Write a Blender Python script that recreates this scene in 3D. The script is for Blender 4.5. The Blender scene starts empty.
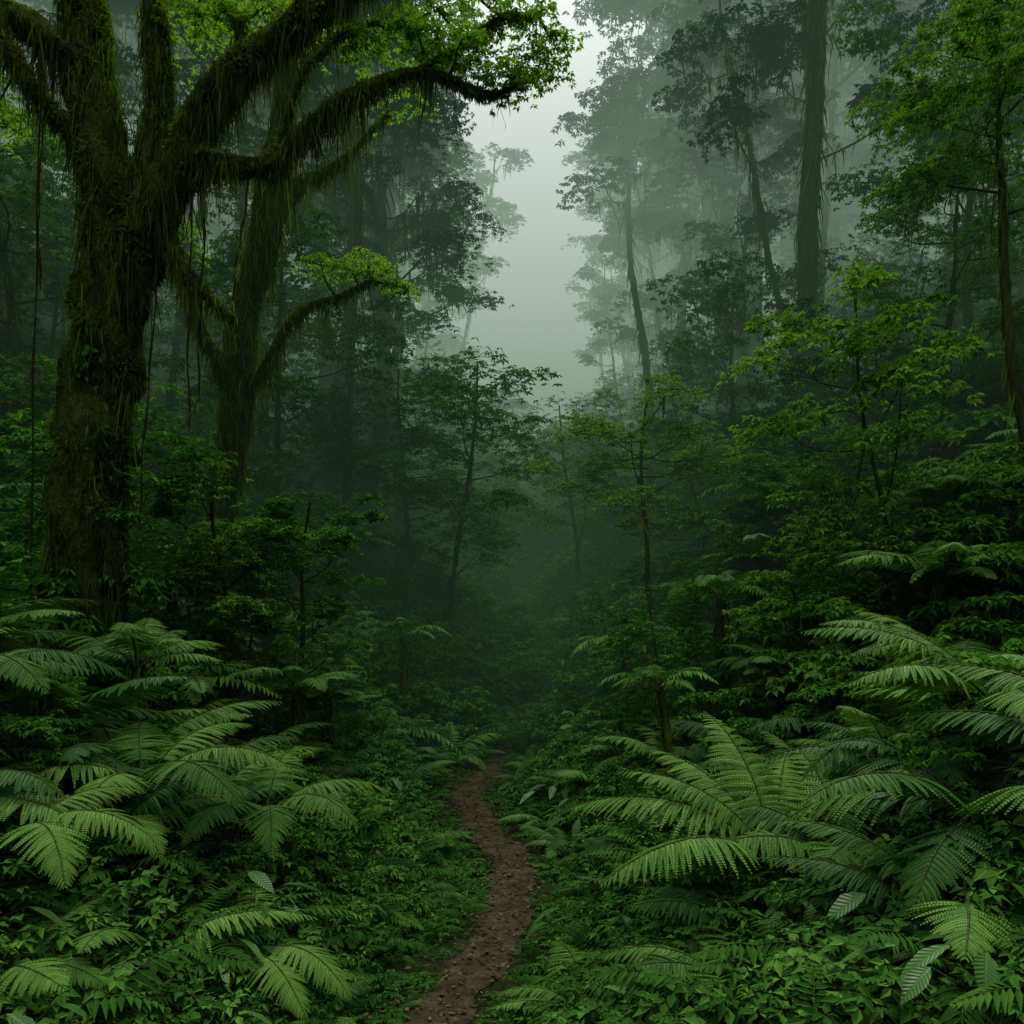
import bpy, math
import numpy as np
from mathutils import Vector
R = np.random.RandomState
Z = np.array([0,0,1.0])
scene = bpy.context.scene
scene.view_settings.view_transform='Standard'
scene.view_settings.look='None'
scene.view_settings.exposure=0

# ------------------------------------------------------------ materials
def new_mat(name):
    m=bpy.data.materials.new(name); m.use_nodes=True
    nt=m.node_tree; nt.nodes.clear()
    return m,nt
def N(nt,t,**k):
    n=nt.nodes.new(t)
    for a,b in k.items(): setattr(n,a,b)
    return n
def ramp(nt,stops):
    r=N(nt,'ShaderNodeValToRGB'); e=r.color_ramp.elements
    while len(e)<len(stops): e.new(0.5)
    for i,(p,c) in enumerate(stops):
        e[i].position=p; e[i].color=(*c,1)
    return r
def leaf_mat(name,dark,mid,light,rough=0.55,trans=0.3,veins=False,spec=0.0):
    m,nt=new_mat(name); L=nt.links.new
    at=N(nt,'ShaderNodeAttribute',attribute_name='var')
    oi=N(nt,'ShaderNodeObjectInfo')
    ma=N(nt,'ShaderNodeMath',operation='MULTIPLY_ADD'); L(oi.outputs['Random'],ma.inputs[0]); ma.inputs[1].default_value=0.5
    sub=N(nt,'ShaderNodeMath',operation='SUBTRACT'); L(at.outputs['Fac'],sub.inputs[0]); sub.inputs[1].default_value=0.25
    L(sub.outputs[0],ma.inputs[2])
    r=ramp(nt,[(0,dark),(0.55,mid),(1,light)]); L(ma.outputs[0],r.inputs[0])
    col=r.outputs[0]
    if spec>0:
        p=N(nt,'ShaderNodeBsdfPrincipled'); p.inputs['Roughness'].default_value=rough
        p.inputs['Specular IOR Level'].default_value=spec; pc=p.inputs['Base Color']
    else:
        p=N(nt,'ShaderNodeBsdfDiffuse'); pc=p.inputs['Color']
    if veins:
        uv=N(nt,'ShaderNodeAttribute',attribute_name='luv')
        sx=N(nt,'ShaderNodeSeparateXYZ'); L(uv.outputs['Vector'],sx.inputs[0])
        ab=N(nt,'ShaderNodeMath',operation='ABSOLUTE'); L(sx.outputs[0],ab.inputs[0])
        v1=N(nt,'ShaderNodeMath',operation='MULTIPLY'); L(sx.outputs[1],v1.inputs[0]); v1.inputs[1].default_value=11
        v2=N(nt,'ShaderNodeMath',operation='MULTIPLY_ADD'); L(ab.outputs[0],v2.inputs[0]); v2.inputs[1].default_value=-2.2; L(v1.outputs[0],v2.inputs[2])
        fr=N(nt,'ShaderNodeMath',operation='PINGPONG'); L(v2.outputs[0],fr.inputs[0]); fr.inputs[1].default_value=0.5
        mn=N(nt,'ShaderNodeMath',operation='MINIMUM')
        a3=N(nt,'ShaderNodeMath',operation='MULTIPLY'); L(ab.outputs[0],a3.inputs[0]); a3.inputs[1].default_value=2.5
        L(fr.outputs[0],mn.inputs[0]); L(a3.outputs[0],mn.inputs[1])
        vr=ramp(nt,[(0,(1,1,1)),(0.2,(0,0,0))]); L(mn.outputs[0],vr.inputs[0])
        mx=N(nt,'ShaderNodeMixRGB'); mx.inputs[2].default_value=(*[min(1,c*1.4) for c in mid],1)
        L(vr.outputs[0],mx.inputs[0]); L(col,mx.inputs[1]); col=mx.outputs[0]
        bp=N(nt,'ShaderNodeBump'); bp.inputs['Strength'].default_value=0.5; bp.inputs['Distance'].default_value=0.01
        L(mn.outputs[0],bp.inputs['Height']); L(bp.outputs[0],p.inputs['Normal'])
    L(col,pc)
    o=N(nt,'ShaderNodeOutputMaterial')
    if trans>0:
        t=N(nt,'ShaderNodeBsdfTranslucent')
        hs=N(nt,'ShaderNodeMixRGB',blend_type='MULTIPLY'); hs.inputs[0].default_value=1; hs.inputs[2].default_value=(1.3,1.4,0.5,1)
        L(col,hs.inputs[1]); L(hs.outputs[0],t.inputs[0])
        mix=N(nt,'ShaderNodeMixShader'); mix.inputs[0].default_value=trans
        L(p.outputs[0],mix.inputs[1]); L(t.outputs[0],mix.inputs[2])
        L(mix.outputs[0],o.inputs[0])
    else: L(p.outputs[0],o.inputs[0])
    return m
def noise_mat(name,stops,scale=6,detail=4,rough=0.9,bump=0.6,bdist=0.03,stretch=(1,1,1),scale2=40):
    m,nt=new_mat(name); L=nt.links.new
    g=N(nt,'ShaderNodeNewGeometry')
    mp=N(nt,'ShaderNodeMapping'); mp.inputs['Scale'].default_value=stretch
    L(g.outputs['Position'],mp.inputs[0])
    n=N(nt,'ShaderNodeTexNoise'); n.inputs['Scale'].default_value=scale; n.inputs['Detail'].default_value=detail; n.inputs['Roughness'].default_value=0.65
    L(mp.outputs[0],n.inputs['Vector'])
    r=ramp(nt,stops); L(n.outputs['Fac'],r.inputs[0])
    n2=N(nt,'ShaderNodeTexNoise'); n2.inputs['Scale'].default_value=scale2; n2.inputs['Detail'].default_value=3
    L(mp.outputs[0],n2.inputs['Vector'])
    p=N(nt,'ShaderNodeBsdfDiffuse')
    if bump>0:
        b=N(nt,'ShaderNodeBump'); b.inputs['Strength'].default_value=bump; b.inputs['Distance'].default_value=bdist
        L(n2.outputs['Fac'],b.inputs['Height']); L(b.outputs[0],p.inputs['Normal'])
    mv=N(nt,'ShaderNodeMixRGB',blend_type='MULTIPLY'); mv.inputs[0].default_value=0.6
    r2=ramp(nt,[(0.3,(0.45,0.45,0.45)),(0.65,(1.2,1.2,1.2))]); L(n2.outputs['Fac'],r2.inputs[0])
    L(r.outputs[0],mv.inputs[1]); L(r2.outputs[0],mv.inputs[2])
    L(mv.outputs[0],p.inputs['Color'])
    o=N(nt,'ShaderNodeOutputMaterial'); L(p.outputs[0],o.inputs[0])
    return m
M_FERN=leaf_mat('fern_leaf',(0.010,0.052,0.007),(0.036,0.125,0.015),(0.115,0.255,0.040),0.5,0.25,False,.12)
M_LEAF=leaf_mat('tree_leaf',(0.020,0.075,0.011),(0.064,0.178,0.026),(0.16,0.31,0.055))
M_LEAF2=leaf_mat('canopy_leaf',(0.016,0.055,0.011),(0.045,0.125,0.024),(0.10,0.21,0.045),trans=0)
M_BRIGHT=leaf_mat('young_leaf',(0.05,0.13,0.016),(0.12,0.245,0.028),(0.22,0.36,0.055),0.55,0.5)
M_BUSH=leaf_mat('shrub_leaf',(0.016,0.068,0.010),(0.050,0.162,0.023),(0.135,0.28,0.05),0.5,0.28)
M_HERB=leaf_mat('herb_leaf',(0.010,0.042,0.007),(0.028,0.090,0.013),(0.065,0.16,0.026),0.55,0)
M_BROAD=leaf_mat('broad_leaf',(0.012,0.050,0.010),(0.030,0.100,0.017),(0.06,0.15,0.03),0.42,0.2,True,.2)
M_MOSS=leaf_mat('hanging_moss',(0.022,0.048,0.008),(0.066,0.118,0.018),(0.15,0.225,0.034),0.9,0.4)
M_STEM=noise_mat('fern_stem',[(0.3,(0.03,0.03,0.012)),(0.7,(0.05,0.09,0.02))],20,bump=0)
M_BARK=noise_mat('mossy_bark',[(0.30,(0.018,0.015,0.009)),(0.42,(0.032,0.040,0.012)),(0.58,(0.052,0.088,0.015)),(0.8,(0.09,0.145,0.024))],3.5,5,0.95,1.0,0.05,(1,1,0.5),30)
M_BARKF=noise_mat('tree_bark',[(0.35,(0.022,0.019,0.012)),(0.5,(0.036,0.042,0.016)),(0.7,(0.048,0.075,0.02))],2.5,4,0.95,0,0.05,(1,1,0.4),18)
M_SOIL=noise_mat('forest_soil',[(0.3,(0.010,0.010,0.005)),(0.5,(0.016,0.022,0.007)),(0.7,(0.020,0.040,0.009))],2.5,4,0.95,0.8,0.05,(1,1,1),25)
M_PATH=noise_mat('dirt',[(0.3,(0.020,0.017,0.010)),(0.5,(0.040,0.033,0.020)),(0.7,(0.076,0.064,0.040))],5,7,0.85,1.0,0.03,(1,1,1),38)
M_LITTER=leaf_mat('leaf_litter',(0.022,0.018,0.009),(0.050,0.042,0.018),(0.095,0.088,0.03),0.7,0)
M_VINE=noise_mat('vine_bark',[(0.3,(0.02,0.016,0.01)),(0.7,(0.035,0.042,0.015))],12,bump=0)

# ------------------------------------------------------------ mesh builder
class MB:
    def __init__(s): s.V=[];s.F=[];s.n=0;s.var=[];s.luv=[];s.mats=[]
    def mi(s,m):
        if m not in s.mats: s.mats.append(m)
        return s.mats.index(m)
    def add(s,V,F,mat,var=None,luv=None,smooth=True):
        V=np.asarray(V,float).reshape(-1,3); F=np.asarray(F,np.int64)
        s.V.append(V); s.F.append((F+s.n,s.mi(mat),smooth))
        s.var.append(np.full(len(V),0.5) if var is None else np.asarray(var,float).ravel())
        s.luv.append(np.zeros((len(V),3)) if luv is None else luv)
        s.n+=len(V)
    def mesh(s,name):
        me=bpy.data.meshes.new(name)
        V=np.concatenate(s.V); lv=[];tot=[];mi=[];sm=[]
        for F,m,smo in s.F:
            if len(F)==0: continue
            lv.append(F.ravel()); tot.append(np.full(len(F),F.shape[1])); mi.append(np.full(len(F),m)); sm.append(np.full(len(F),smo))
        lv=np.concatenate(lv);tot=np.concatenate(tot);mi=np.concatenate(mi);sm=np.concatenate(sm)
        me.vertices.add(len(V)); me.vertices.foreach_set('co',V.astype(np.float32).ravel())
        me.loops.add(len(lv)); me.loops.foreach_set('vertex_index',lv.astype(np.int32))
        me.polygons.add(len(tot)); st=np.concatenate([[0],np.cumsum(tot)[:-1]])
        me.polygons.foreach_set('loop_start',st.astype(np.int32))
        me.polygons.foreach_set('material_index',mi.astype(np.int32))
        me.polygons.foreach_set('use_smooth',sm.astype(bool))
        for m in s.mats: me.materials.append(m)
        a=me.attributes.new('var','FLOAT','POINT'); a.data.foreach_set('value',np.concatenate(s.var).astype(np.float32))
        if M_BROAD in s.mats:
            a=me.attributes.new('luv','FLOAT_VECTOR','POINT'); a.data.foreach_set('vector',np.concatenate(s.luv).astype(np.float32).ravel())
        me.update(calc_edges=True); me.validate()
        return me
    def obj(s,name,link=True,loc=(0,0,0)):
        o=bpy.data.objects.new(name,s.mesh(name)); o.location=loc
        if link: scene.collection.objects.link(o)
        return o
def nrm(a): return a/np.maximum(np.linalg.norm(a,axis=-1,keepdims=True),1e-9)
def leaves(mb,O,D,U,L,W,mat,var,lod=0,droop=0.15,fold=0.25):
    n=len(O)
    if n==0: return
    L=np.broadcast_to(np.asarray(L,float),(n,))[:,None]; W=np.broadcast_to(np.asarray(W,float),(n,))[:,None]
    D=nrm(D); S=nrm(np.cross(D,U)); Nn=np.cross(S,D)
    def P(t,sd,up=0.0): return O+D*L*t+S*W*sd+Nn*W*up-Z*droop*L*t*t
    if lod==0:
        V=np.stack([P(0,0),P(.42,-1,fold),P(1,0),P(.42,1,fold)],1)
        F=np.array([[0,2,1],[0,3,2]]); k=4
        uv=np.array([[0,0,0],[-1,.42,0],[0,1,0],[1,.42,0]],float)
    else:
        V=np.stack([P(0,0),P(.18,-.62,fold*.6),P(.18,0),P(.18,.62,fold*.6),P(.45,-1,fold),P(.45,0),P(.45,1,fold),P(.75,-.68,fold*.6),P(.75,0),P(.75,.68,fold*.6),P(1,0)],1)
        k=11
        uv=np.array([[0,0,0],[-.62,.18,0],[0,.18,0],[.62,.18,0],[-1,.45,0],[0,.45,0],[1,.45,0],[-.68,.75,0],[0,.75,0],[.68,.75,0],[0,1,0]],float)
        F3=np.array([[0,2,1],[0,3,2],[7,8,10],[8,9,10]])
        F4=np.array([[1,2,5,4],[2,3,6,5],[4,5,8,7],[5,6,9,8]])
    base=(np.arange(n)*k)[:,None,None]
    vv=np.repeat(np.broadcast_to(var,(n,)),k)
    if lod==0:
        mb.add(V,(F[None]+base).reshape(-1,3),mat,vv,np.tile(uv,(n,1)),smooth=False)
    else:
        mb.add(V,(F3[None]+base).reshape(-1,3),mat,vv,np.tile(uv,(n,1)))
        mb.n-=n*k
        mb.F.append(((F4[None]+base).reshape(-1,4)+mb.n,mb.mi(mat),True)); mb.n+=n*k
def catmull(P,sub):
    P=np.asarray(P,float); Q=np.vstack([2*P[0]-P[1],P,2*P[-1]-P[-2]]); out=[]
    for i in range(1,len(Q)-2):
        for t in np.linspace(0,1,sub,endpoint=False):
            p0,p1,p2,p3=Q[i-1],Q[i],Q[i+1],Q[i+2]
            out.append(.5*((2*p1)+(-p0+p2)*t+(2*p0-5*p1+4*p2-p3)*t*t+(-p0+3*p1-3*p2+p3)*t**3))
    out.append(P[-1]); return np.array(out)
def tube(mb,pts,rad,sides,mat,lump=0.0,seed=0,lf=3.0):
    pts=np.asarray(pts,float); n=len(pts); rad=np.broadcast_to(rad,(n,))
    T=nrm(np.gradient(pts,axis=0))
    ref=np.array([0,1,0.]) if abs(T[0][1])<.9 else np.array([1.,0,0])
    A=[]; a=ref
    for i in range(n):
        a=a-T[i]*np.dot(a,T[i]); a=a/max(np.linalg.norm(a),1e-9); A.append(a)
    A=np.array(A); B=np.cross(T,A)
    th=np.linspace(0,2*math.pi,sides,endpoint=False)
    s=np.concatenate([[0],np.cumsum(np.linalg.norm(np.diff(pts,axis=0),axis=1))])
    rr=np.repeat(rad[:,None],sides,1)
    if lump>0:
        rs=R(seed+5); f=np.zeros_like(rr)
        for k in range(12):
            m=rs.randint(1,7); fr=rs.uniform(.4,3.2)*lf
            f+=np.sin(m*th[None]+fr*s[:,None]+rs.uniform(0,6.28))*rs.uniform(.3,1)/(1+.25*m)
        rr=rr*(1+lump*f*.4)
    V=pts[:,None]+rr[:,:,None]*(np.cos(th)[None,:,None]*A[:,None]+np.sin(th)[None,:,None]*B[:,None])
    i=np.arange(n-1)[:,None]; j=np.arange(sides)[None]
    F=np.stack([i*sides+j,i*sides+(j+1)%sides,(i+1)*sides+(j+1)%sides,(i+1)*sides+j],-1).reshape(-1,4)
    mb.add(V,F,mat)
    return V,rr
def rnd_dirs(rs,n):
    return nrm(rs.normal(size=(n,3)))
def strands(mb,O,L,rs,w=0.012,mat=None):
    n=len(O)
    az=rs.uniform(0,6.28,n); S=np.stack([np.cos(az),np.sin(az),np.zeros(n)],1)
    j1=rs.normal(size=(n,3))*[.12,.12,0]
    L=L[:,None]; W=(w*rs.uniform(.5,1.4,n))[:,None]
    p=[O,O-Z*L*.4+j1*L*.6,O-Z*L*.75+j1*L*1.1,O-Z*L+j1*L*1.0]
    ww=[1,.9,.55,.05]
    V=[]
    for a,b in zip(p,ww): V+= [a-S*W*b,a+S*W*b]
    V=np.stack(V,1)
    F=np.array([[0,1,3,2],[2,3,5,4],[4,5,7,6]])
    F=(F[None]+(np.arange(n)*8)[:,None,None]).reshape(-1,4)
    mb.add(V,F,mat or M_MOSS,np.repeat(rs.uniform(0,1,n),8),smooth=False)

# ------------------------------------------------------------ terrain
PY=np.array([-60,-5,2,4.3,6.25,7.6,9.7,13.5,20,30,45,80,200.]); PX=np.array([-1,-.9,-.75,-.42,.05,-.08,-.58,-.10,.9,0.3,1.2,2,2.])
_yy=np.linspace(-60,200,2600); _xx=np.interp(_yy,PY,PX)
_k=np.exp(-np.linspace(-2,2,13)**2); _k/=_k.sum(); _xx=np.convolve(np.pad(_xx,6,'edge'),_k,'valid')
def pathx(y): return np.interp(y,_yy,_xx)
def H(x,y):
    x=np.asarray(x,float);y=np.asarray(y,float)
    a=np.abs(x-pathx(y)); t=np.maximum(a-.42,0)
    tt=np.minimum(t,26)
    z=.26*t*np.minimum(1,t/.6+.2)+.018*tt**2+np.maximum(t-26,0)*.75
    d=np.clip(y-15,0,50); z=z+.13*d+.0022*d*d+np.maximum(y-65,0)*.08
    w=np.minimum(t/3,1)
    z=z+w*(.22*np.sin(x*.9+y*.31)*np.sin(y*.7+1.3)+.1*np.sin(2.1*x+1.7)*np.sin(1.9*y)+.5*np.sin(x*.23+2)*np.cos(y*.19)*np.minimum(t/8,1))
    return z
def grid_ground():
    u=np.linspace(-1,1,281); x=120*(.035*u+.965*u**3)
    v=np.linspace(-1,1,301); y=8+np.where(v<0,70,200)*(.05*v+.95*v**3)
    X,Y=np.meshgrid(x,y); Zz=H(X,Y)
    V=np.stack([X,Y,Zz],-1).reshape(-1,3); nx=len(x)
    i=np.arange(len(y)-1)[:,None]; j=np.arange(nx-1)[None]
    F=np.stack([i*nx+j,i*nx+j+1,(i+1)*nx+j+1,(i+1)*nx+j],-1).reshape(-1,4)
    mb=MB(); mb.add(V,F,M_SOIL); mb.obj('ground')
grid_ground()
def make_path():
    ys=np.arange(-8,20,.08); rs=R(3); nc=11
    xc=pathx(ys)
    def wob(ph): return .05*np.sin(ys*3.1+ph)+.035*np.sin(ys*7.3+ph*2)+.02*np.sin(ys*15+ph)
    l=xc-.19-wob(1); r=xc+.19+wob(4)
    V=[]
    for c in range(nc):
        f=c/(nc-1); x=l*(1-f)+r*f
        z=H(x,ys)+.006+ (.012*np.sin(x*23+ys*9)**2+.012*np.sin(ys*13-x*17)**2)*math.sin(math.pi*f)
        V.append(np.stack([x,ys,z],1))
    V=np.stack(V,1).reshape(-1,3)
    i=np.arange(len(ys)-1)[:,None]; j=np.arange(nc-1)[None]
    F=np.stack([i*nc+j,i*nc+j+1,(i+1)*nc+j+1,(i+1)*nc+j],-1).reshape(-1,4)
    mb=MB(); mb.add(V,F,M_PATH); mb.obj('dirt_path')
    n=3600; y=rs.uniform(2.5,18,n); x=pathx(y)+rs.normal(size=n)*.26
    O=np.stack([x,y,H(x,y)+rs.uniform(.02,.035,n)],1); az=rs.uniform(0,6.28,n)
    D=np.stack([np.cos(az),np.sin(az),rs.normal(size=n)*.15],1); U=Z+rs.normal(size=(n,3))*.25
    mb=MB(); leaves(mb,O,D,U,rs.uniform(.02,.06,n),rs.uniform(.006,.016,n),M_LITTER,rs.uniform(0,1,n),0,-.1)
    for k in range(300):
        yy=rs.uniform(3,14); xx=pathx(yy)+rs.uniform(-.28,.28); s=rs.uniform(.005,.016)
        q=np.array([[1,0,0],[0,1,0],[-1,0,0],[0,-1,0],[0,0,.7],[0,0,-.7]])*s*rs.uniform(.6,1.2,(6,1))+[xx,yy,float(H(xx,yy))+.012]
        mb.add(q,[[0,1,4],[1,2,4],[2,3,4],[3,0,4],[1,0,5],[2,1,5],[3,2,5],[0,3,5]],M_PATH)
    mb.obj('leaf_litter')
make_path()

# ------------------------------------------------------------ ferns
def frond(mb,base,az,length,e0,e1,hi,rs,mat=M_FERN,width=.25,bare=.2,npair=None,twist=0.0,vb=0.0):
    n=26; s=np.linspace(0,1,n); ang=e0+(e1-e0)*s**.85
    azs=az+twist*s
    T=np.stack([np.cos(ang)*np.cos(azs),np.cos(ang)*np.sin(azs),np.sin(ang)],1)
    P=np.asarray(base,float)+np.concatenate([[[0,0,0]],np.cumsum(T[:-1]*length/(n-1),0)])
    tube(mb,P[::2] if not hi else P,np.linspace(.0085,.0018,13 if not hi else n)*length,3 if not hi else 4,M_STEM)
    npair=npair or (28 if hi else 17)
    q=(np.arange(npair)+.5)/npair; sp=bare+(1-bare)*q
    Pi=np.stack([np.interp(sp,s,P[:,k]) for k in range(3)],1)
    Ti=nrm(np.stack([np.interp(sp,s,T[:,k]) for k in range(3)],1))
    Si=nrm(np.cross(Ti,Z)); Ni=np.cross(Si,Ti)
    w=np.minimum(1,(q/.22+.15))**.7*(1-q)**.75*1.15+.03
    w=np.minimum(w,1)
    v0=rs.uniform(.10,.75)+vb
    for sd in (-1,1):
        a=np.radians(12+38*q)+rs.normal(size=npair)*.06
        Dp=nrm(Si*sd*np.cos(a)[:,None]+Ti*np.sin(a)[:,None]-Z*.10+Ni*(rs.normal(size=npair)*.09)[:,None])
        Lp=length*width*w*rs.uniform(.85,1.08,npair)
        dr=.3
        if not hi:
            leaves(mb,Pi,Dp,Ni,Lp,length*(1-bare)/npair*.48,mat,v0+.3*q-.1+rs.normal(size=npair)*.08,0,dr,.3)
        else:
            sp_d=length*(1-bare)/npair
            m=16; t=(np.arange(m)+.4)/m
            vp=rs.normal(size=npair)*.10
            leaves(mb,Pi,Dp,Ni,Lp,.0035*length+0*Lp,mat,v0+.25+0*Lp,0,dr,.1)
            O=Pi[:,None]+Dp[:,None]*(Lp[:,None]*t)[:,:,None]-Z*(dr*Lp[:,None]*t*t)[:,:,None]
            Pt=nrm(Dp[:,None]-Z*(2*dr*t)[None,:,None])
            Sp=nrm(np.cross(Pt,Ni[:,None]+0*Pt)); Np=np.cross(Sp,Pt)
            for s2 in (-1,1):
                D2=nrm(Sp*s2+Pt*.55-Np*.2)
                L2=(sp_d*.64*(1-t**2.2)**.8+.002)[None]*np.minimum(1,Lp/(length*.09))[:,None]
                W2=np.repeat((Lp/m*.44)[:,None],m,1)
                k=npair*m
                leaves(mb,O.reshape(k,3),D2.reshape(k,3),Np.reshape(k,3),L2.ravel(),W2.ravel(),mat,
                       np.clip((v0+vp[:,None]+.15*q[:,None]+.2*t[None]+rs.normal(size=(npair,m))*.07),0,1).ravel(),0,.1,.15)
def fern_plant(rs,hi,nf=9,length=1.0,azs=None,e0=None,up=0.0,stem=0.0,mat=M_FERN,vb=0.0):
    mb=MB()
    if stem>0:
        P=catmull([[0,0,-.3],[.03,.02,stem*.4],[-.02,.04,stem*.8],[0,0,stem]],5)
        tube(mb,P,np.linspace(.09,.055,len(P)),9,M_BARK,.5,rs.randint(99),6)
        k=260; zz=rs.uniform(0,stem,k); a=rs.uniform(0,6.28,k)
        strands(mb,np.stack([np.cos(a)*.08,np.sin(a)*.08,zz],1),rs.uniform(.06,.25,k),rs,.008,M_MOSS)
    for i in range(nf):
        az=(azs[i] if azs is not None else i*2.399+rs.uniform(-.3,.3))
        inner=(i/nf)
        L=length*rs.uniform(.7,1.1)
        ee=(e0 if e0 is not None else math.radians(rs.uniform(35,65)+20*inner))
        frond(mb,[.02*math.cos(az),.02*math.sin(az),stem-.02],az,L,ee,math.radians(rs.uniform(-50,-10)),hi,rs,mat,width=rs.uniform(.22,.28),twist=rs.uniform(-.4,.4),vb=vb)
    return mb
def pad(mb,c,rp,n,leaf,rs,mat,lod=0,wr=.25,dome=.35,twigs=0,bias=0):
    nr=max(1,n//6)
    a=rs.uniform(0,6.28,nr); r=rp*np.sqrt(rs.uniform(0,1,nr))*(1+.25*np.sin(a*3+rs.uniform(0,6)))
    rc=np.stack([r*np.cos(a),r*np.sin(a),-dome*rp*(r/rp)**2+rs.normal(size=nr)*.10*rp],1)+c
    O=np.repeat(rc,6,0); m=len(O)
    az=np.repeat(rs.uniform(0,6.28,nr),6)+np.tile(np.arange(6),nr)*1.047+rs.normal(size=m)*.25
    out=np.repeat(np.stack([np.cos(a),np.sin(a),0*a],1),6,0)
    D=np.stack([np.cos(az),np.sin(az),rs.normal(size=m)*.25-.12],1)+out*.45
    U=Z+rs.normal(size=(m,3))*.25
    L=leaf*rs.uniform(.6,1.15,m)
    leaves(mb,O+nrm(D)*L[:,None]*.1,D,U,L,L*wr,mat,np.clip(.5+bias+rs.normal(size=m)*.2+np.repeat(rs.normal(size=nr)*.12,6),0,1),lod,.3,.3)
    for k in range(twigs):
        aa=rs.uniform(0,6.28); e=c+np.array([math.cos(aa)*rp*.8,math.sin(aa)*rp*.8,-dome*rp*.6])
        tube(mb,[c-Z*rp*.15,(c+e)/2,e],[.012*rp,.009*rp,.004*rp],3,M_BARKF)
def bush(rs,lod,npads,rad,hgt,leaf,lpp,mat,wr=.22,pr=(.28,.48)):
    mb=MB(); C=[]
    for i in range(npads):
        a=i*2.399+rs.uniform(-.4,.4); f=math.sqrt((i+.5)/npads)
        r=rad*f*rs.uniform(.8,1.1); z=hgt*(1-.75*f*f)*rs.uniform(.75,1.1)
        C.append([r*math.cos(a),r*math.sin(a),z])
    C=np.array(C)
    for i,c in enumerate(C):
        P=catmull([[0,0,-.1],[c[0]*.35,c[1]*.35,c[2]*.55],c],2)
        tube(mb,P,np.linspace(.012,.004,len(P))*rad*1.2,3,M_STEM)
        pad(mb,c,rad*rs.uniform(*pr),lpp,leaf,rs,mat,lod,wr,bias=rs.uniform(-.15,.15))
    return mb

# ------------------------------------------------------------ trees
def tree(seed,Ht,r,clear,cr,nl,lpp,leaf,mat=M_LEAF,bark=M_BARKF,lean=(0,0),moss=0,lod=0,sub=3,padr=.26,sides=10,sin=.03,mw=None):
    rs=R(seed); mb=MB()
    ph=rs.uniform(0,6.28,4); k=26; t=np.linspace(0,1,k)
    P=np.stack([lean[0]*Ht*t**1.3+sin*Ht*(np.sin(t*4+ph[0])-math.sin(ph[0]))*.6+sin*.12*Ht*np.sin(t*13+ph[1]),lean[1]*Ht*t+sin*Ht*(np.sin(t*3.3+ph[1])-math.sin(ph[1]))*.6,Ht*.93*t-.4*(1-t)],1)
    rad=r*(1-.72*t)*(1+.5*np.exp(-t*18)); tube(mb,P,rad,sides,bark,.38,seed,1.6)
    limbs=[P[int(k*clear):]]
    ends=[]
    for i in range(nl):
        h=clear+(.93-clear)*((i+.5)/nl)**.8*rs.uniform(.85,1.05); h=min(h,.93)
        st=np.array([np.interp(h,t,P[:,j]) for j in range(3)]); az=i*2.399+rs.uniform(-.5,.5)+ph[2]
        f=rs.uniform(.55,1.0)*(1-.45*(h-clear)/(1-clear)); rr=cr*f
        e=st+np.array([math.cos(az)*rr,math.sin(az)*rr,0])
        e[2]=max(st[2]+.12*Ht*rs.uniform(.3,1.2)*(1-clear)*1.6, Ht*(.62+.38*clear)*rs.uniform(.80,1.0)-.25*cr*f*f) if i>nl*.25 else st[2]+cr*rs.uniform(.15,.5)
        mid=st*.5+e*.5; mid[2]=st[2]*.62+e[2]*.38; mid+=rs.normal(size=3)*[.12*cr,.12*cr,.06*cr]
        L=catmull([st,mid,e],5); tube(mb,L,np.linspace(r*.34*(1-.4*h),r*.08,len(L)),5,bark,.15,i)
        limbs.append(L); ends.append((e,cr*padr*rs.uniform(.8,1.3)))
        for j in range(sub):
            s0=L[rs.randint(4,len(L)-1)]; aa=az+rs.uniform(-1.3,1.3); q=cr*rs.uniform(.22,.45)
            e2=s0+np.array([math.cos(aa)*q,math.sin(aa)*q,q*rs.uniform(.15,.65)])
            m2=(s0+e2)/2-Z*.08*q
            tube(mb,[s0,m2,e2],[r*.10,r*.07,r*.03],4,bark)
            limbs.append(np.array([s0,m2,e2])); ends.append((e2,cr*padr*rs.uniform(.6,1.05)))
    ends.append((P[-1]+Z*.05*Ht*(1-clear),cr*padr*1.2))
    for c,pr in ends:
        pad(mb,c,pr,int(lpp*rs.uniform(.7,1.3)),leaf,rs,mat,lod,.26,.4,4,bias=rs.uniform(-.12,.12))
    if moss:
        A=np.concatenate([catmull(l,3) for l in limbs]); nn=moss//2; q=A[rs.randint(0,len(A),nn)]
        strands(mb,q+rs.normal(size=q.shape)*[.3*r+.02,.3*r+.02,.02],np.minimum(rs.exponential(.03,nn)*Ht*.6+.1,1.6),rs,mw or .016+.0012*Ht)
        nn=moss-nn; u=rs.uniform(.02,.95,nn); aa=rs.uniform(0,6.28,nn)+2*np.sin(u*25)
        rl=np.interp(u,t,rad)*rs.uniform(.85,1.08,nn)
        q=np.stack([np.interp(u,t,P[:,0])+rl*np.cos(aa),np.interp(u,t,P[:,1])+rl*np.sin(aa),np.interp(u,t,P[:,2])],1)
        strands(mb,q,rs.uniform(.3,1.3,nn)*(.25+.022*Ht),rs,(mw or .016+.0012*Ht)*1.3)
    return mb
def proto(mb,name): return mb.obj(name,link=False)
def collection(name,objs):
    c=bpy.data.collections.new(name)
    for o in objs: c.objects.link(o)
    return c
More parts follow.
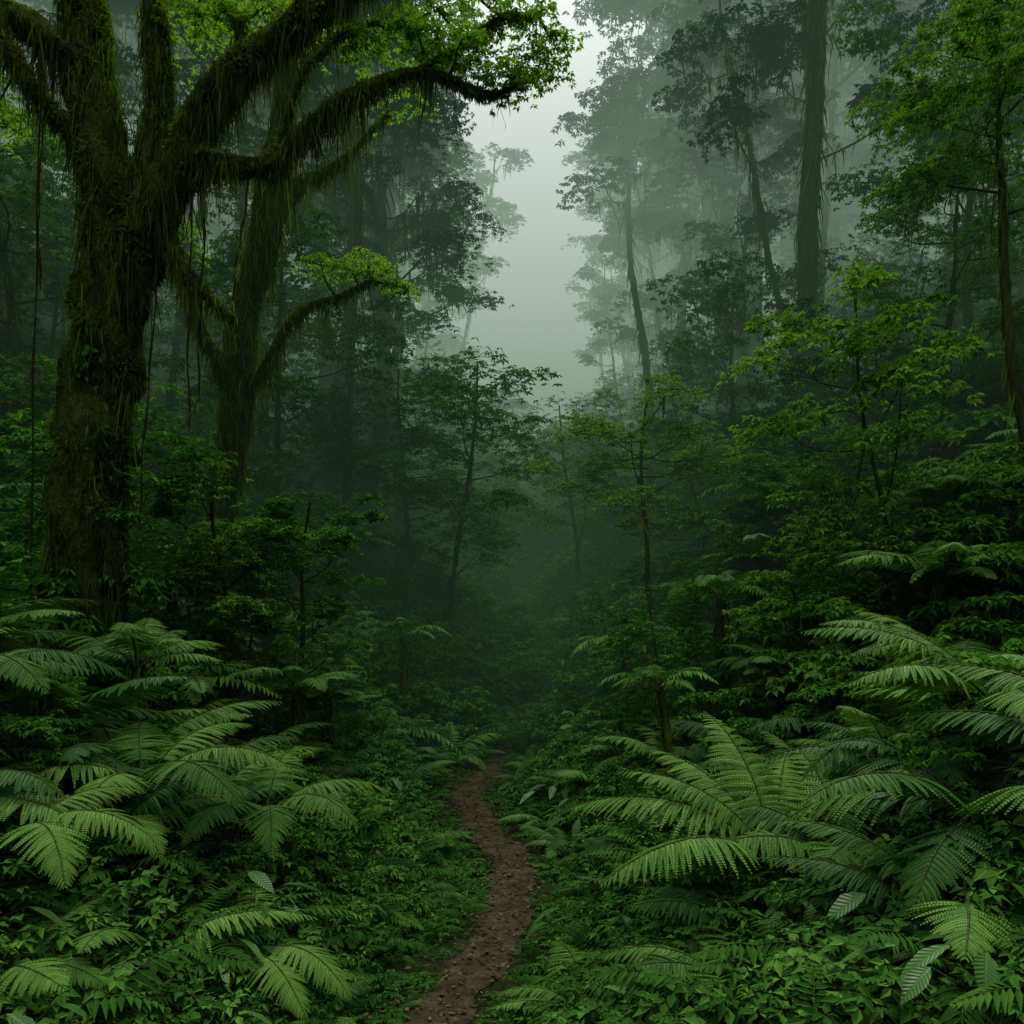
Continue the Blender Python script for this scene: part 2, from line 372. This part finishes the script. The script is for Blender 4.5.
def scatter(name,coll,pts,rots,scl,idx):
    pts=np.asarray(pts,np.float32); n=len(pts)
    me=bpy.data.meshes.new(name); me.vertices.add(n); me.vertices.foreach_set('co',pts.ravel())
    a=me.attributes.new('rot','FLOAT_VECTOR','POINT'); a.data.foreach_set('vector',np.asarray(rots,np.float32).ravel())
    a=me.attributes.new('scl','FLOAT_VECTOR','POINT'); a.data.foreach_set('vector',np.asarray(scl,np.float32).ravel())
    a=me.attributes.new('idx','INT','POINT'); a.data.foreach_set('value',np.asarray(idx,np.int32))
    o=bpy.data.objects.new(name,me); scene.collection.objects.link(o)
    ng=bpy.data.node_groups.new(name+'_instancer','GeometryNodeTree')
    ng.interface.new_socket('Geometry',in_out='INPUT',socket_type='NodeSocketGeometry')
    ng.interface.new_socket('Geometry',in_out='OUTPUT',socket_type='NodeSocketGeometry')
    gi=ng.nodes.new('NodeGroupInput'); go=ng.nodes.new('NodeGroupOutput')
    ip=ng.nodes.new('GeometryNodeInstanceOnPoints'); ci=ng.nodes.new('GeometryNodeCollectionInfo')
    ci.inputs['Collection'].default_value=coll; ci.inputs['Separate Children'].default_value=True; ci.inputs['Reset Children'].default_value=True
    ip.inputs['Pick Instance'].default_value=True
    def na(nm,ty):
        q=ng.nodes.new('GeometryNodeInputNamedAttribute'); q.data_type=ty; q.inputs['Name'].default_value=nm
        return [s for s in q.outputs if s.enabled and s.name=='Attribute'][0]
    L=ng.links.new
    L(gi.outputs[0],ip.inputs['Points']); L(ci.outputs[0],ip.inputs['Instance'])
    L(na('idx','INT'),ip.inputs['Instance Index']); L(na('rot','FLOAT_VECTOR'),ip.inputs['Rotation']); L(na('scl','FLOAT_VECTOR'),ip.inputs['Scale'])
    L(ip.outputs[0],go.inputs[0])
    md=o.modifiers.new('instancer','NODES'); md.node_group=ng
    return o
def place(name,coll,k,x,y,rs,smin,smax,tilt=.1,sink=.03,sc=None):
    n=len(x)
    s=rs.uniform(smin,smax,n) if sc is None else sc
    pts=np.stack([x,y,H(x,y)-sink],1)
    rots=np.stack([rs.normal(size=n)*tilt,rs.normal(size=n)*tilt,rs.uniform(0,6.28,n)],1)
    S=np.stack([s*rs.uniform(.9,1.1,n),s*rs.uniform(.9,1.1,n),s*rs.uniform(.85,1.15,n)],1)
    return scatter(name,coll,pts,rots,S,rs.randint(0,k,n))

# prototypes
rs=R(11)
fern_hi=collection('fern_plants_near',[proto(fern_plant(rs,True,10,1.0),'fern_near_%d'%i) for i in range(4)])
fern_lo=collection('fern_plants_far',[proto(fern_plant(rs,False,10,1.0),'fern_far_%d'%i) for i in range(3)])
tfern=collection('tree_fern_plants',[proto(fern_plant(rs,False,13,1.1,stem=[1.3,1.8,1.0][i],vb=.2),'tree_fern_%d'%i) for i in range(3)])
bush_near=collection('shrubs_near',[proto(bush(rs,0,20,.55,.9,.07,120,M_BUSH,.24,(.2,.36)),'shrub_near_%d'%i) for i in range(4)])
bush_far=collection('shrubs_far',[proto(bush(rs,0,16,.6,.9,.08,120,m,.26),'shrub_far_%d'%i) for i,m in enumerate([M_BUSH,M_LEAF,M_BUSH,M_LEAF])])
herb=collection('herb_plants',[proto(bush(rs,0,10,.24,.18,.045,42,M_HERB,.28),'herb_a_%d'%i) for i in range(2)]
  +[proto(fern_plant(rs,False,8,.42,mat=M_HERB),'herb_b_%d'%i) for i in range(2)])
sap=collection('saplings',[proto(tree(300+i,3.0,.03,.22,1.05,14,130,.068,mat=[M_LEAF,M_BUSH,M_LEAF,M_BUSH][i],moss=10,sin=.06,padr=.27,sub=3),'sapling_%d'%i) for i in range(4)])
def broad_plant(rs):
    mb=MB()
    for i in range(13):
        az=i*2.399; e=rs.uniform(.5,1.3); L=rs.uniform(.2,.5)
        d=np.array([math.cos(az)*math.cos(e),math.sin(az)*math.cos(e),math.sin(e)])
        tip=d*L; tube(mb,[[0,0,0],d*L*.5+Z*.03,tip],[.006,.005,.003],4,M_STEM)
        dd=np.array([[math.cos(az),math.sin(az),-.35]])
        leaves(mb,np.array([tip]),dd,Z[None]+rs.normal(size=(1,3))*.15,rs.uniform(.17,.27),rs.uniform(.04,.06),M_BROAD,rs.uniform(.2,.8),1,.35,.3)
    return mb
broad=collection('broadleaf_plants',[proto(broad_plant(rs),'broadleaf_%d'%i) for i in range(3)])

def cand(rs,n,y0,y1,wide,amin,amax=99,pw=1.0):
    y=y0+(y1-y0)*rs.uniform(0,1,n)**pw; w=.72*y+wide; x=rs.uniform(-1,1,n)*w
    a=np.abs(x-pathx(y)); m=(a>amin)&(a<amax); return x[m],y[m]
def thin(x,y,d):
    keep=[]
    for i in range(len(x)):
        if all((x[i]-x[j])**2+(y[i]-y[j])**2>d*d for j in keep): keep.append(i)
    return x[keep],y[keep]
rs=R(21)
x,y=thin(*cand(rs,1700,3.7,15,1.5,.62),.64)
a=np.abs(x-pathx(y)); sc=rs.uniform(.65,1.3,len(x))*np.clip(.30+.32*a,.42,1.3)
place('fern_undergrowth',fern_hi,4,x,y,rs,1,1,.14,.02,sc)
x,y=thin(*cand(rs,1500,4.8,17,2,1.1),.85)
a=np.abs(x-pathx(y)); sc=rs.uniform(.7,1.3,len(x))*np.clip(.26+.30*a,.4,1.7)*np.clip(y/9,.7,1.3)
place('shrub_undergrowth',bush_near,4,x,y,rs,1,1,.12,.05,sc)
x,y=thin(*cand(rs,900,3.2,9,1,.8,5),.6)
place('broadleaf_undergrowth',broad,3,x,y,rs,.5,.95,.15,.02)
x,y=cand(rs,8000,3.0,17,.5,.20,3.2,1.2)
a=np.abs(x-pathx(y)); m=rs.uniform(0,1,len(x))<np.clip(1.35-.45*a,.10,1); x=x[m];y=y[m];a=a[m]
place('herb_ground_cover',herb,4,x,y,rs,1,1,.2,.01,rs.uniform(.35,1.35,len(x))*np.clip(.26+1.0*(a-.20),.26,1.4))
x,y=thin(*cand(rs,1100,8.5,20,2,1.5),1.2)
a=np.abs(x-pathx(y)); m=(a>1.1+.025*y)&((np.abs(x-.6)>1.3)|(y>14))&((np.abs(x)<5)|(y>11)); x=x[m];y=y[m];a=a[m]
place('sapling_thicket',sap,4,x,y,rs,1,1,.1,.1,rs.uniform(.6,1.2,len(x))*np.clip(.42+a*.16,.55,1.25))
x,y=thin(*cand(rs,900,7.5,26,3,1.6),1.7)
a=np.abs(x-pathx(y)); place('tree_fern_thicket',tfern,3,x,y,rs,1,1,.1,.1,rs.uniform(.7,1.25,len(x))*np.clip(.5+a*.14,.6,1.35))
x,y=thin(*cand(rs,1800,12,28,4,.4),.95)
place('fern_thicket',fern_lo,3,x,y,rs,.9,1.6,.15,.05)
x,y=thin(*cand(rs,2200,13.2,42,5,.1,99,1.1),.95)
a=np.abs(x-pathx(y)); place('shrub_thicket',bush_far,4,x,y,rs,1,1,.15,.1,rs.uniform(1.2,2.5,len(x))*np.clip(.48+a*.17,.5,1.4))
x,y=thin(*cand(rs,1500,40,90,10,0,99,.9),2.4)
place('distant_shrub_cover',bush_far,4,x,y,rs,3,5.5,.15,.3)

und=collection('understory_trees',[proto(tree(100+i,6.0,.06,.35,1.9,12,210,.085,mat=[M_LEAF,M_BUSH,M_LEAF,M_LEAF2][i%4],moss=60,sin=.05,padr=.27,sub=4),'understory_%d'%i) for i in range(5)])
can=collection('canopy_trees',[proto(tree(200+i,28.0,.28,[.5,.42,.6,.35,.55][i],[4.6,4.0,5.0,3.8,4.6][i],[12,14,11,15,12][i],250,.18,mat=M_LEAF2,moss=1300,sin=.05,padr=.20,sub=5,lean=([.05,-.04,.02,0,-.06][i],0),mw=.03),'canopy_%d'%i) for i in range(5)])
slim=collection('slender_trees',[proto(tree(400+i,19.0,.13,[.6,.5,.68,.55][i],[2.4,2.8,2.2,2.6][i],[9,11,8,10][i],230,.14,mat=M_LEAF2,moss=700,sin=.05,padr=.26,sub=4,lean=([.04,-.05,.01,-.03][i],0),mw=.022),'slender_%d'%i) for i in range(4)])
x,y=thin(*cand(rs,1800,16,66,4,1.6),2.3)
m=(np.abs(x-pathx(y))>1.4+.03*y)|(y>26)
place('understory_tree_mass',und,5,x[m],y[m],rs,.7,1.5,.06,.2)
x,y=thin(*cand(rs,1400,24,80,10,5.0),4.2)
a=np.abs(x-pathx(y)); m=a>5.6+.04*y; x=x[m];y=y[m]
place('distant_tree_mass',can,5,x,y,rs,.75,1.15,.03,.3)
x,y=thin(*cand(rs,1100,18,66,5,3.2),2.7)
a=np.abs(x-pathx(y)); m=(a>3.4+.045*y); x=x[m];y=y[m]
place('slender_tree_mass',slim,4,x,y,rs,.7,1.25,.04,.3)
# forest around and behind the viewpoint
x=rs.uniform(-20,20,160); y=rs.uniform(-20,16,160)
m=(np.abs(x)>.62*np.maximum(y,0)+6.0+1.5*(y>-3)); x,y=thin(x[m],y[m],6.0)
place('surrounding_tree_mass',can,5,x,y,rs,.45,.62,.03,.3)

def tobj(mb,x,y,dz=-.1,name='rainforest_tree',rz=0):
    o=mb.obj(name,loc=(x,y,float(H(x,y))+dz)); o.rotation_euler[2]=rz; return o
tobj(tree(31,5.9,.07,.6,1.7,14,320,.065,mat=M_LEAF,moss=60,sin=.05,padr=.3,lean=(-.02,0)),2.75,14)
tobj(tree(32,17,.20,.5,3.2,13,560,.10,mat=M_LEAF2,moss=1200,sin=.04,sub=4),-4.3,23)
tobj(tree(33,16,.17,.45,2.9,12,560,.10,moss=1200,sin=.05,sub=4,lean=(.03,0)),-3.5,26)
tobj(tree(34,21,.24,.55,3.6,12,560,.12,mat=M_LEAF2,moss=1200,sin=.04,sub=4),-6.3,25)
tobj(tree(44,19,.16,.55,3.0,12,500,.11,mat=M_LEAF2,moss=1200,sin=.04,sub=4),-5.2,21.5)
tobj(tree(35,30,.27,.6,5,12,500,.16,mat=M_LEAF2,moss=5000,sin=.035,sub=4,mw=.016,lean=(.01,0)),8.1,20.5)
tobj(tree(36,26,.30,.5,5,14,500,.16,mat=M_LEAF2,moss=2000,sin=.07,sub=4,lean=(-.09,0)),9.0,31)
tobj(tree(37,25,.28,.45,4.6,13,500,.16,mat=M_LEAF2,moss=2000,sin=.07,sub=4,lean=(.06,0)),11.2,34)
tobj(tree(45,24,.22,.5,4.0,13,500,.16,mat=M_LEAF2,moss=1500,sin=.06,sub=4,lean=(-.03,0)),7.4,29)
tobj(tree(46,23,.20,.5,3.6,13,500,.16,mat=M_LEAF2,moss=1500,sin=.06,sub=4,lean=(-.01,0)),6.0,33)
tobj(tree(38,8.0,.075,.62,1.6,12,460,.065,mat=M_LEAF,moss=500,sin=.03,lean=(-.05,0),mw=.009),6.5,9.6)
tobj(tree(39,7.5,.075,.5,1.7,11,400,.07,mat=M_LEAF,moss=400,sin=.05,mw=.010),7.6,13.5)
tobj(tree(40,3.5,.045,.30,1.1,14,280,.06,mat=M_LEAF,moss=10,sin=.05),-2.5,10.0)
tobj(tree(47,3.6,.045,.30,1.1,14,280,.06,mat=M_LEAF,moss=10,sin=.05),-3.3,9.2)
tobj(tree(48,3.9,.05,.35,1.3,14,280,.07,mat=M_LEAF,moss=10,sin=.05),4.6,12.2)
tobj(tree(41,9,.12,.5,2.2,11,340,.10,mat=M_LEAF,moss=250,sin=.05,mw=.015),-8.5,14)
tobj(tree(42,11,.12,.5,2.6,12,340,.11,mat=M_LEAF,moss=250,sin=.05,mw=.015),10.5,17)

for i,(x0,y0,st,Lf) in enumerate([(3.5,12,1.7,.95),(5.2,10.0,1.5,1.15),(4.3,8.0,1.25,1.15),(-3.0,12.2,1.5,1.1),(-5.2,9,1.0,1.2),(7.6,14.5,1.9,1.3),(2.2,15.5,.9,1.0),(3.0,8.8,.9,.95),(-2.3,8.6,.9,.9),(-3.3,7.0,.8,1.0)]):
    rs=R(60+i); mb=fern_plant(rs,True,13,Lf,stem=st,vb=.15); mb.obj('tree_fern',loc=(x0,y0,float(H(x0,y0))))
def hero(x0,y0,z0,specs,seed):
    rs=R(seed); mb=MB()
    for (az,L,e0,e1) in specs:
        frond(mb,[0,0,0],math.radians(az+rs.uniform(-8,8)),L*rs.uniform(.92,1.06),math.radians(e0),math.radians(e1),True,rs,width=.24,npair=32,twist=rs.uniform(-.35,.35),bare=.25,vb=.12)
    mb.obj('fern',loc=(x0,y0,float(H(x0,y0))+z0))
hero(1.65,5.0,.15,[(185,1.5,64,-28),(212,1.5,54,-38),(100,1.35,80,15),(125,1.3,74,0),(165,1.25,74,-5),(10,1.3,66,-20),(40,1.2,65,-10),(330,1.1,55,-30),(70,1.2,68,0)],1)
hero(2.9,4.7,.45,[(170,1.5,70,-15),(200,1.3,62,-30),(120,1.2,70,0),(240,1.1,55,-40),(60,1.2,60,-20),(0,1.2,60,-20)],2)
hero(-2.5,5.4,.35,[(0,1.2,62,-40),(320,1.2,58,-45),(280,1.1,55,-50),(190,1.1,60,-40),(230,1.1,60,-45),(60,1.1,68,-20),(120,1.1,68,-20),(160,1.0,62,-30)],3)
hero(-1.8,5.8,.3,[(0,1.1,62,-40),(335,1.1,58,-40),(290,1.0,55,-50),(200,1.0,60,-40),(245,1.0,60,-45),(90,1.0,68,-20)],4)
hero(-1.5,4.5,.05,[(340,.85,56,-50),(300,.8,52,-50),(200,.85,58,-40),(90,.8,65,-20)],5)
hero(-3.6,5.2,.5,[(0,1.2,58,-45),(320,1.15,55,-45),(280,1.1,50,-50),(60,1.0,60,-30),(210,1.1,55,-40)],6)
hero(-2.7,4.3,.2,[(0,.95,58,-45),(330,.95,55,-50),(60,.9,60,-30),(210,1.0,55,-40)],7)
hero(3.6,6.4,.55,[(170,1.3,66,-15),(200,1.3,62,-30),(120,1.2,70,0),(240,1.2,55,-40),(60,1.2,60,-20),(280,1.2,55,-40)],8)

# ------------------------------------------------------------ giant mossy tree
def moss_fuzz(mb,V,rr,rs,dens):
    n,s,_=V.shape; k=dens
    i=rs.randint(0,n-1,k); j=rs.randint(0,s,k); f=rs.uniform(0,1,(k,1)); g=rs.uniform(0,1,(k,1))
    A=V[i,j]*(1-f)+V[i+1,j]*f; B=V[i,(j+1)%s]*(1-f)+V[i+1,(j+1)%s]*f; O=A*(1-g)+B*g
    cen=V.mean(1); c=cen[i]; out=nrm(O-c)
    D=out*.9-Z*rs.uniform(.0,1.2,(k,1))+rs.normal(size=(k,3))*.5
    patch=.5+.3*np.sin(O[:,2]*4+O[:,0]*6)+.25*np.sin(O[:,2]*11-O[:,0]*5+O[:,1]*9)
    L=rs.uniform(.015,.06,k)*(.6+1.2*patch)
    leaves(mb,O-out*.008,D,rnd_dirs(rs,k),L,L*.15,M_MOSS,np.clip(patch*.6+rs.uniform(0,.5,k),0,1),0,.25,.1)
def mossy(mb,specs,rs,fz=2600,hang=60,sides=18):
    ls=[]
    for pts,rad in specs:
        P=catmull(pts,9); q=np.interp(np.linspace(0,1,len(P)),np.linspace(0,1,len(rad)),rad)
        V,rr=tube(mb,P,q,sides,M_BARK,.5,rs.randint(999),3.2)
        ln=np.linalg.norm(np.diff(P,axis=0),axis=1).sum()
        moss_fuzz(mb,V,rr,rs,int(fz*ln*(q.mean()+.04)*3))
        nz=np.abs(nrm(np.gradient(P,axis=0))[:,2])
        nc=int(hang*ln/2)
        for c in range(nc):
            i=rs.randint(0,len(P))
            g=min(1,q[i]/.075)
            if rs.uniform()>g*1.1: continue
            vert=rs.uniform()<nz[i]*.9
            k=max(4,int(rs.randint(6,30)*g)); ll=(rs.exponential(.13)+.05)*(.4+.6*g)
            if rs.uniform()<.13: ll+=rs.uniform(.2,.5)
            if vert:
                an=rs.uniform(-math.pi,0.3); off=np.array([math.cos(an),math.sin(an),0])*q[i]*1.0
            else: off=np.array([rs.normal()*.3*q[i],rs.normal()*.3*q[i],-q[i]*.75])
            O=P[i]+off+rs.normal(size=(k,3))*[.035,.035,.02]
            strands(mb,O,ll*rs.uniform(.3,1.15,k),rs,.0065)
        ls.append(P)
    return np.concatenate(ls)
def leafpads(mb,lp,pads,rs,n,leaf,mat):
    for c,r in pads:
        c=np.array(c,float); d=np.linalg.norm(lp-c,axis=1); s=lp[d.argmin()]
        m=(s+c)/2+rs.normal(size=3)*.06*d.min()
        tube(mb,catmull([s,m,c],4),np.linspace(.02,.006,9),5,M_BARK,.3,1)
        pad(mb,c,r,n,leaf,rs,mat,0,.26,.3,6)
rs=R(77); mb=MB(); Y=8.0
T=[([(-4.4,Y,.2),(-4.34,Y,1.0),(-4.29,Y,2.4),(-4.22,Y,3.9),(-4.06,Y,5.1),(-3.9,Y,6.05)],[.55,.40,.33,.32,.30,.31]),
 ([(-3.98,Y,5.5),(-4.1,Y,6.9),(-4.32,Y+.1,7.9),(-4.5,Y+.3,9.0),(-4.8,Y+.6,11)],[.26,.22,.20,.17,.12]),
 ([(-3.9,Y,5.9),(-3.68,Y+.1,6.9),(-3.62,Y+.2,7.7),(-3.72,Y+.3,8.6),(-3.5,Y+.4,10)],[.12,.12,.10,.09,.07]),
 ([(-3.95,Y,5.7),(-3.54,Y-.05,6.3),(-3.13,Y-.1,7.0),(-2.85,Y-.2,7.45),(-2.23,Y-.3,7.85),(-1.38,Y-.4,8.38),(-.6,Y-.5,8.9),(.2,Y-.6,9.8)],[.24,.22,.18,.15,.13,.11,.08,.05]),
 ([(-3.2,Y-.1,6.9),(-2.9,Y-.3,6.66),(-2.28,Y-.5,6.48),(-1.83,Y-.5,6.9),(-1.48,Y-.5,7.15),(-.82,Y-.4,7.42),(-.22,Y-.3,7.28),(.25,Y-.2,7.55)],[.09,.09,.08,.08,.065,.045,.025,.012]),
 ([(-.95,Y-.4,7.4),(-.5,Y-.3,7.75),(-.1,Y-.2,8.1),(.25,Y-.1,8.2)],[.03,.025,.02,.01]),
 ([(-2.2,Y-.5,6.5),(-2.0,Y-.5,7.3),(-1.6,Y-.4,7.8),(-1.3,Y-.4,7.9)],[.035,.03,.02,.01]),
 ([(-3.5,Y,6.2),(-3.25,Y-.2,5.7),(-2.95,Y-.3,5.35),(-2.7,Y-.3,5.1)],[.07,.06,.05,.03]),
 ([(-4.3,Y,7.7),(-4.9,Y-.2,8.1),(-5.6,Y-.4,8.0),(-6.4,Y-.4,8.5)],[.13,.11,.09,.06]),
 ([(-4.2,Y,6.9),(-4.6,Y-.3,7.3),(-4.9,Y-.4,7.9),(-5.0,Y-.4,8.6)],[.06,.06,.05,.04]),
 ([(-2.85,Y-.2,7.4),(-2.7,Y,7.9),(-2.9,Y+.1,8.6)],[.06,.05,.03]),
 ([(-4.4,Y-.1,1.2),(-4.6,Y-.4,.7),(-4.9,Y-.8,.2)],[.24,.2,.08]),([(-4.2,Y-.1,1.2),(-4.0,Y-.5,.7),(-3.8,Y-.9,.2)],[.22,.18,.07])]
lp=mossy(mb,T,rs,4200,130)
pd=[((-.5,Y-.2,7.85),.40),((-.1,Y-.1,8.15),.40),((.2,Y,7.75),.35),((.15,Y,8.3),.38),((-.75,Y-.2,8.2),.38),((.0,Y-.4,7.4),.32),((-.35,Y,8.5),.4),((.4,Y,8.0),.28),((-.5,Y-.6,7.55),.32),((-.9,Y-.6,7.7),.3),
    ((-1.2,Y-.2,7.95),.38),((-1.5,Y-.3,7.8),.3),((-2.5,Y,8.35),.4),((-3.0,Y,8.3),.35),((-2.0,Y,8.3),.3),((-3.3,Y+.2,8.5),.4),((-5.2,Y,7.3),.35),((-5.4,Y-.2,8.1),.4),
    ((-1.3,Y-.2,9.3),.5),((-3.6,Y+.3,10.2),.7),((-4.9,Y+.6,11.2),.8),((-2.4,Y,9.6),.5)]
leafpads(mb,lp,pd,rs,700,.052,M_BRIGHT)
k=700; h=rs.uniform(1.2,5.8,k); a=rs.uniform(-math.pi,.2,k); cx=np.interp(h,[.2,1,2.4,3.9,5.1,6.05],[-4.4,-4.34,-4.29,-4.22,-4.06,-3.9])
cl=np.sin(h*2.3+a*2)+.6*np.sin(h*5.1-a)>.5; h=h[cl];a=a[cl];cx=cx[cl];k=len(h)
O=np.stack([cx+np.cos(a)*.37,Y+np.sin(a)*.37,h],1); D=np.stack([np.cos(a)*.6,np.sin(a)*.6,-1+0*a],1)+rs.normal(size=(k,3))*.6
leaves(mb,O,D,np.stack([np.cos(a),np.sin(a),.5+0*a],1)+rs.normal(size=(k,3))*.4,rs.uniform(.04,.13,k),rs.uniform(.010,.028,k),M_BUSH,rs.uniform(0,.6,k),1,.1,.25)
mb.obj('mossy_rainforest_tree')
rs=R(78); mb=MB(); Y=11.0
T=[([(-4.2,Y,1.0),(-4.1,Y,2.6),(-3.95,Y,4.2),(-3.78,Y,5.3),(-3.72,Y,6.3),(-3.45,Y,7.4),(-3.35,Y,8.3),(-3.1,Y,9.8),(-3.4,Y,12)],[.26,.20,.19,.18,.16,.16,.14,.12,.06]),
 ([(-3.75,Y,5.4),(-3.3,Y-.2,5.7),(-2.9,Y-.3,6.3),(-2.4,Y-.3,6.5),(-1.9,Y-.3,6.75)],[.07,.06,.05,.035,.02]),
 ([(-3.8,Y,5.4),(-4.3,Y-.2,6.3),(-4.5,Y-.3,7.2),(-5.0,Y,8.2)],[.08,.07,.05,.03]),
 ([(-3.5,Y,7.4),(-3.0,Y,8.2),(-2.4,Y,8.5),(-1.7,Y,9.2)],[.08,.07,.05,.03])]
lp=mossy(mb,T,rs,2800,160,14)
leafpads(mb,lp,[((-2.2,Y-.3,6.95),.4),((-1.85,Y-.3,6.9),.4),((-2.6,Y-.2,7.05),.35),((-1.55,Y-.2,6.75),.25),((-2.0,Y,7.2),.4),((-4.7,Y,7.6),.5),((-5.2,Y,8.4),.6),((-1.7,Y,9.5),.6),((-3.0,Y,10.5),.7),((-3.6,Y,12.2),.9),((-4.3,Y,10.4),.7)],rs,560,.06,M_BRIGHT)
mb.obj('mossy_rainforest_tree')
rs=R(79)
for (x0,y0,z0,x1,z1) in [(-3.45,7.75,6.35,-3.6,3.0),(-4.45,7.5,7.4,-4.42,5.3),(-3.0,7.7,6.6,-3.0,4.3),(-4.5,7.52,7.6,-4.5,1.2),(-2.5,7.5,6.5,-2.6,5.2),(-3.1,7.6,6.8,-3.05,4.0)]:
    mb=MB(); t=np.linspace(0,1,40); P=np.stack([x0+(x1-x0)*t+.02*np.sin(t*5+z0)+.008*np.sin(t*23),y0+.03*np.cos(t*4),z0+(z1-z0)*t],1)
    tube(mb,P,.010+.003*np.sin(t*30),5,M_VINE)
    k=60; q=P[rs.randint(0,40,k)]; strands(mb,q,rs.uniform(.03,.14,k),rs,.006)
    mb.obj('hanging_vine')

# ------------------------------------------------------------ mist: nested banks of vapour, thicker with height; added self-glow stands in for scattered light, brightest on top
def glowing_mist(name,x0,x1,y0,y1,z0,z1,dens,glow,col):
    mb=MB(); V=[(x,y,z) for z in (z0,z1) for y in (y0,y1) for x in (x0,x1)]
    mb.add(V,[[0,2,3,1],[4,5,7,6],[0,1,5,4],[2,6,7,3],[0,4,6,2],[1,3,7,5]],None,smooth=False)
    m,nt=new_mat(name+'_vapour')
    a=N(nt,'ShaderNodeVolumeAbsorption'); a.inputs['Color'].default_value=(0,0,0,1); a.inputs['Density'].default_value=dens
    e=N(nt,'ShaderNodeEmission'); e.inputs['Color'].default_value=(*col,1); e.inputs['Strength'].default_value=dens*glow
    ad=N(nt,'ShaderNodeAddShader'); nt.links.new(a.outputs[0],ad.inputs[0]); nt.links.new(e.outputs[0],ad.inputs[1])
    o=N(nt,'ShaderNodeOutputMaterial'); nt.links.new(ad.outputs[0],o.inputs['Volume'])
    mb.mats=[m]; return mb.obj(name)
glowing_mist('glowing_mist',-90,90,9,141,-6,24,.017,.105,(.50,1.0,.55))
glowing_mist('glowing_mist',-88,88,16,139,7.5,26,.009,.30,(.66,1.0,.69))
glowing_mist('glowing_mist',-86,86,21,137,14,29,.024,.72,(.80,1.0,.81))

# ------------------------------------------------------------ light
w=bpy.data.worlds.new('World'); scene.world=w; w.use_nodes=True; nt=w.node_tree; nt.nodes.clear()
EL=68
sky=N(nt,'ShaderNodeTexSky'); sky.sky_type='NISHITA'; sky.sun_disc=False; sky.sun_elevation=math.radians(EL); sky.sun_rotation=math.radians(0)
sky.dust_density=4; sky.air_density=1.5
hs=N(nt,'ShaderNodeHueSaturation'); hs.inputs['Saturation'].default_value=.1; hs.inputs['Value'].default_value=1.7; nt.links.new(sky.outputs[0],hs.inputs['Color'])
bg=N(nt,'ShaderNodeBackground'); bg.inputs[1].default_value=.15; nt.links.new(hs.outputs[0],bg.inputs[0])
o=N(nt,'ShaderNodeOutputWorld'); nt.links.new(bg.outputs[0],o.inputs[0])
sl=bpy.data.lights.new('sun','SUN'); sl.energy=3.6; sl.angle=math.radians(25); sl.color=(1,.98,.84)
so=bpy.data.objects.new('sun',sl); scene.collection.objects.link(so)
d=Vector((0,math.cos(math.radians(EL)),math.sin(math.radians(EL))))
so.rotation_euler=d.to_track_quat('Z','Y').to_euler()
cam=bpy.data.cameras.new('camera'); co=bpy.data.objects.new('camera',cam); scene.collection.objects.link(co)
co.location=(0,0,2.2); co.rotation_euler=(math.radians(90),0,0); cam.lens=28; cam.sensor_width=36; cam.shift_y=.105
cam.clip_end=1000; cam.clip_start=.05
scene.camera=co
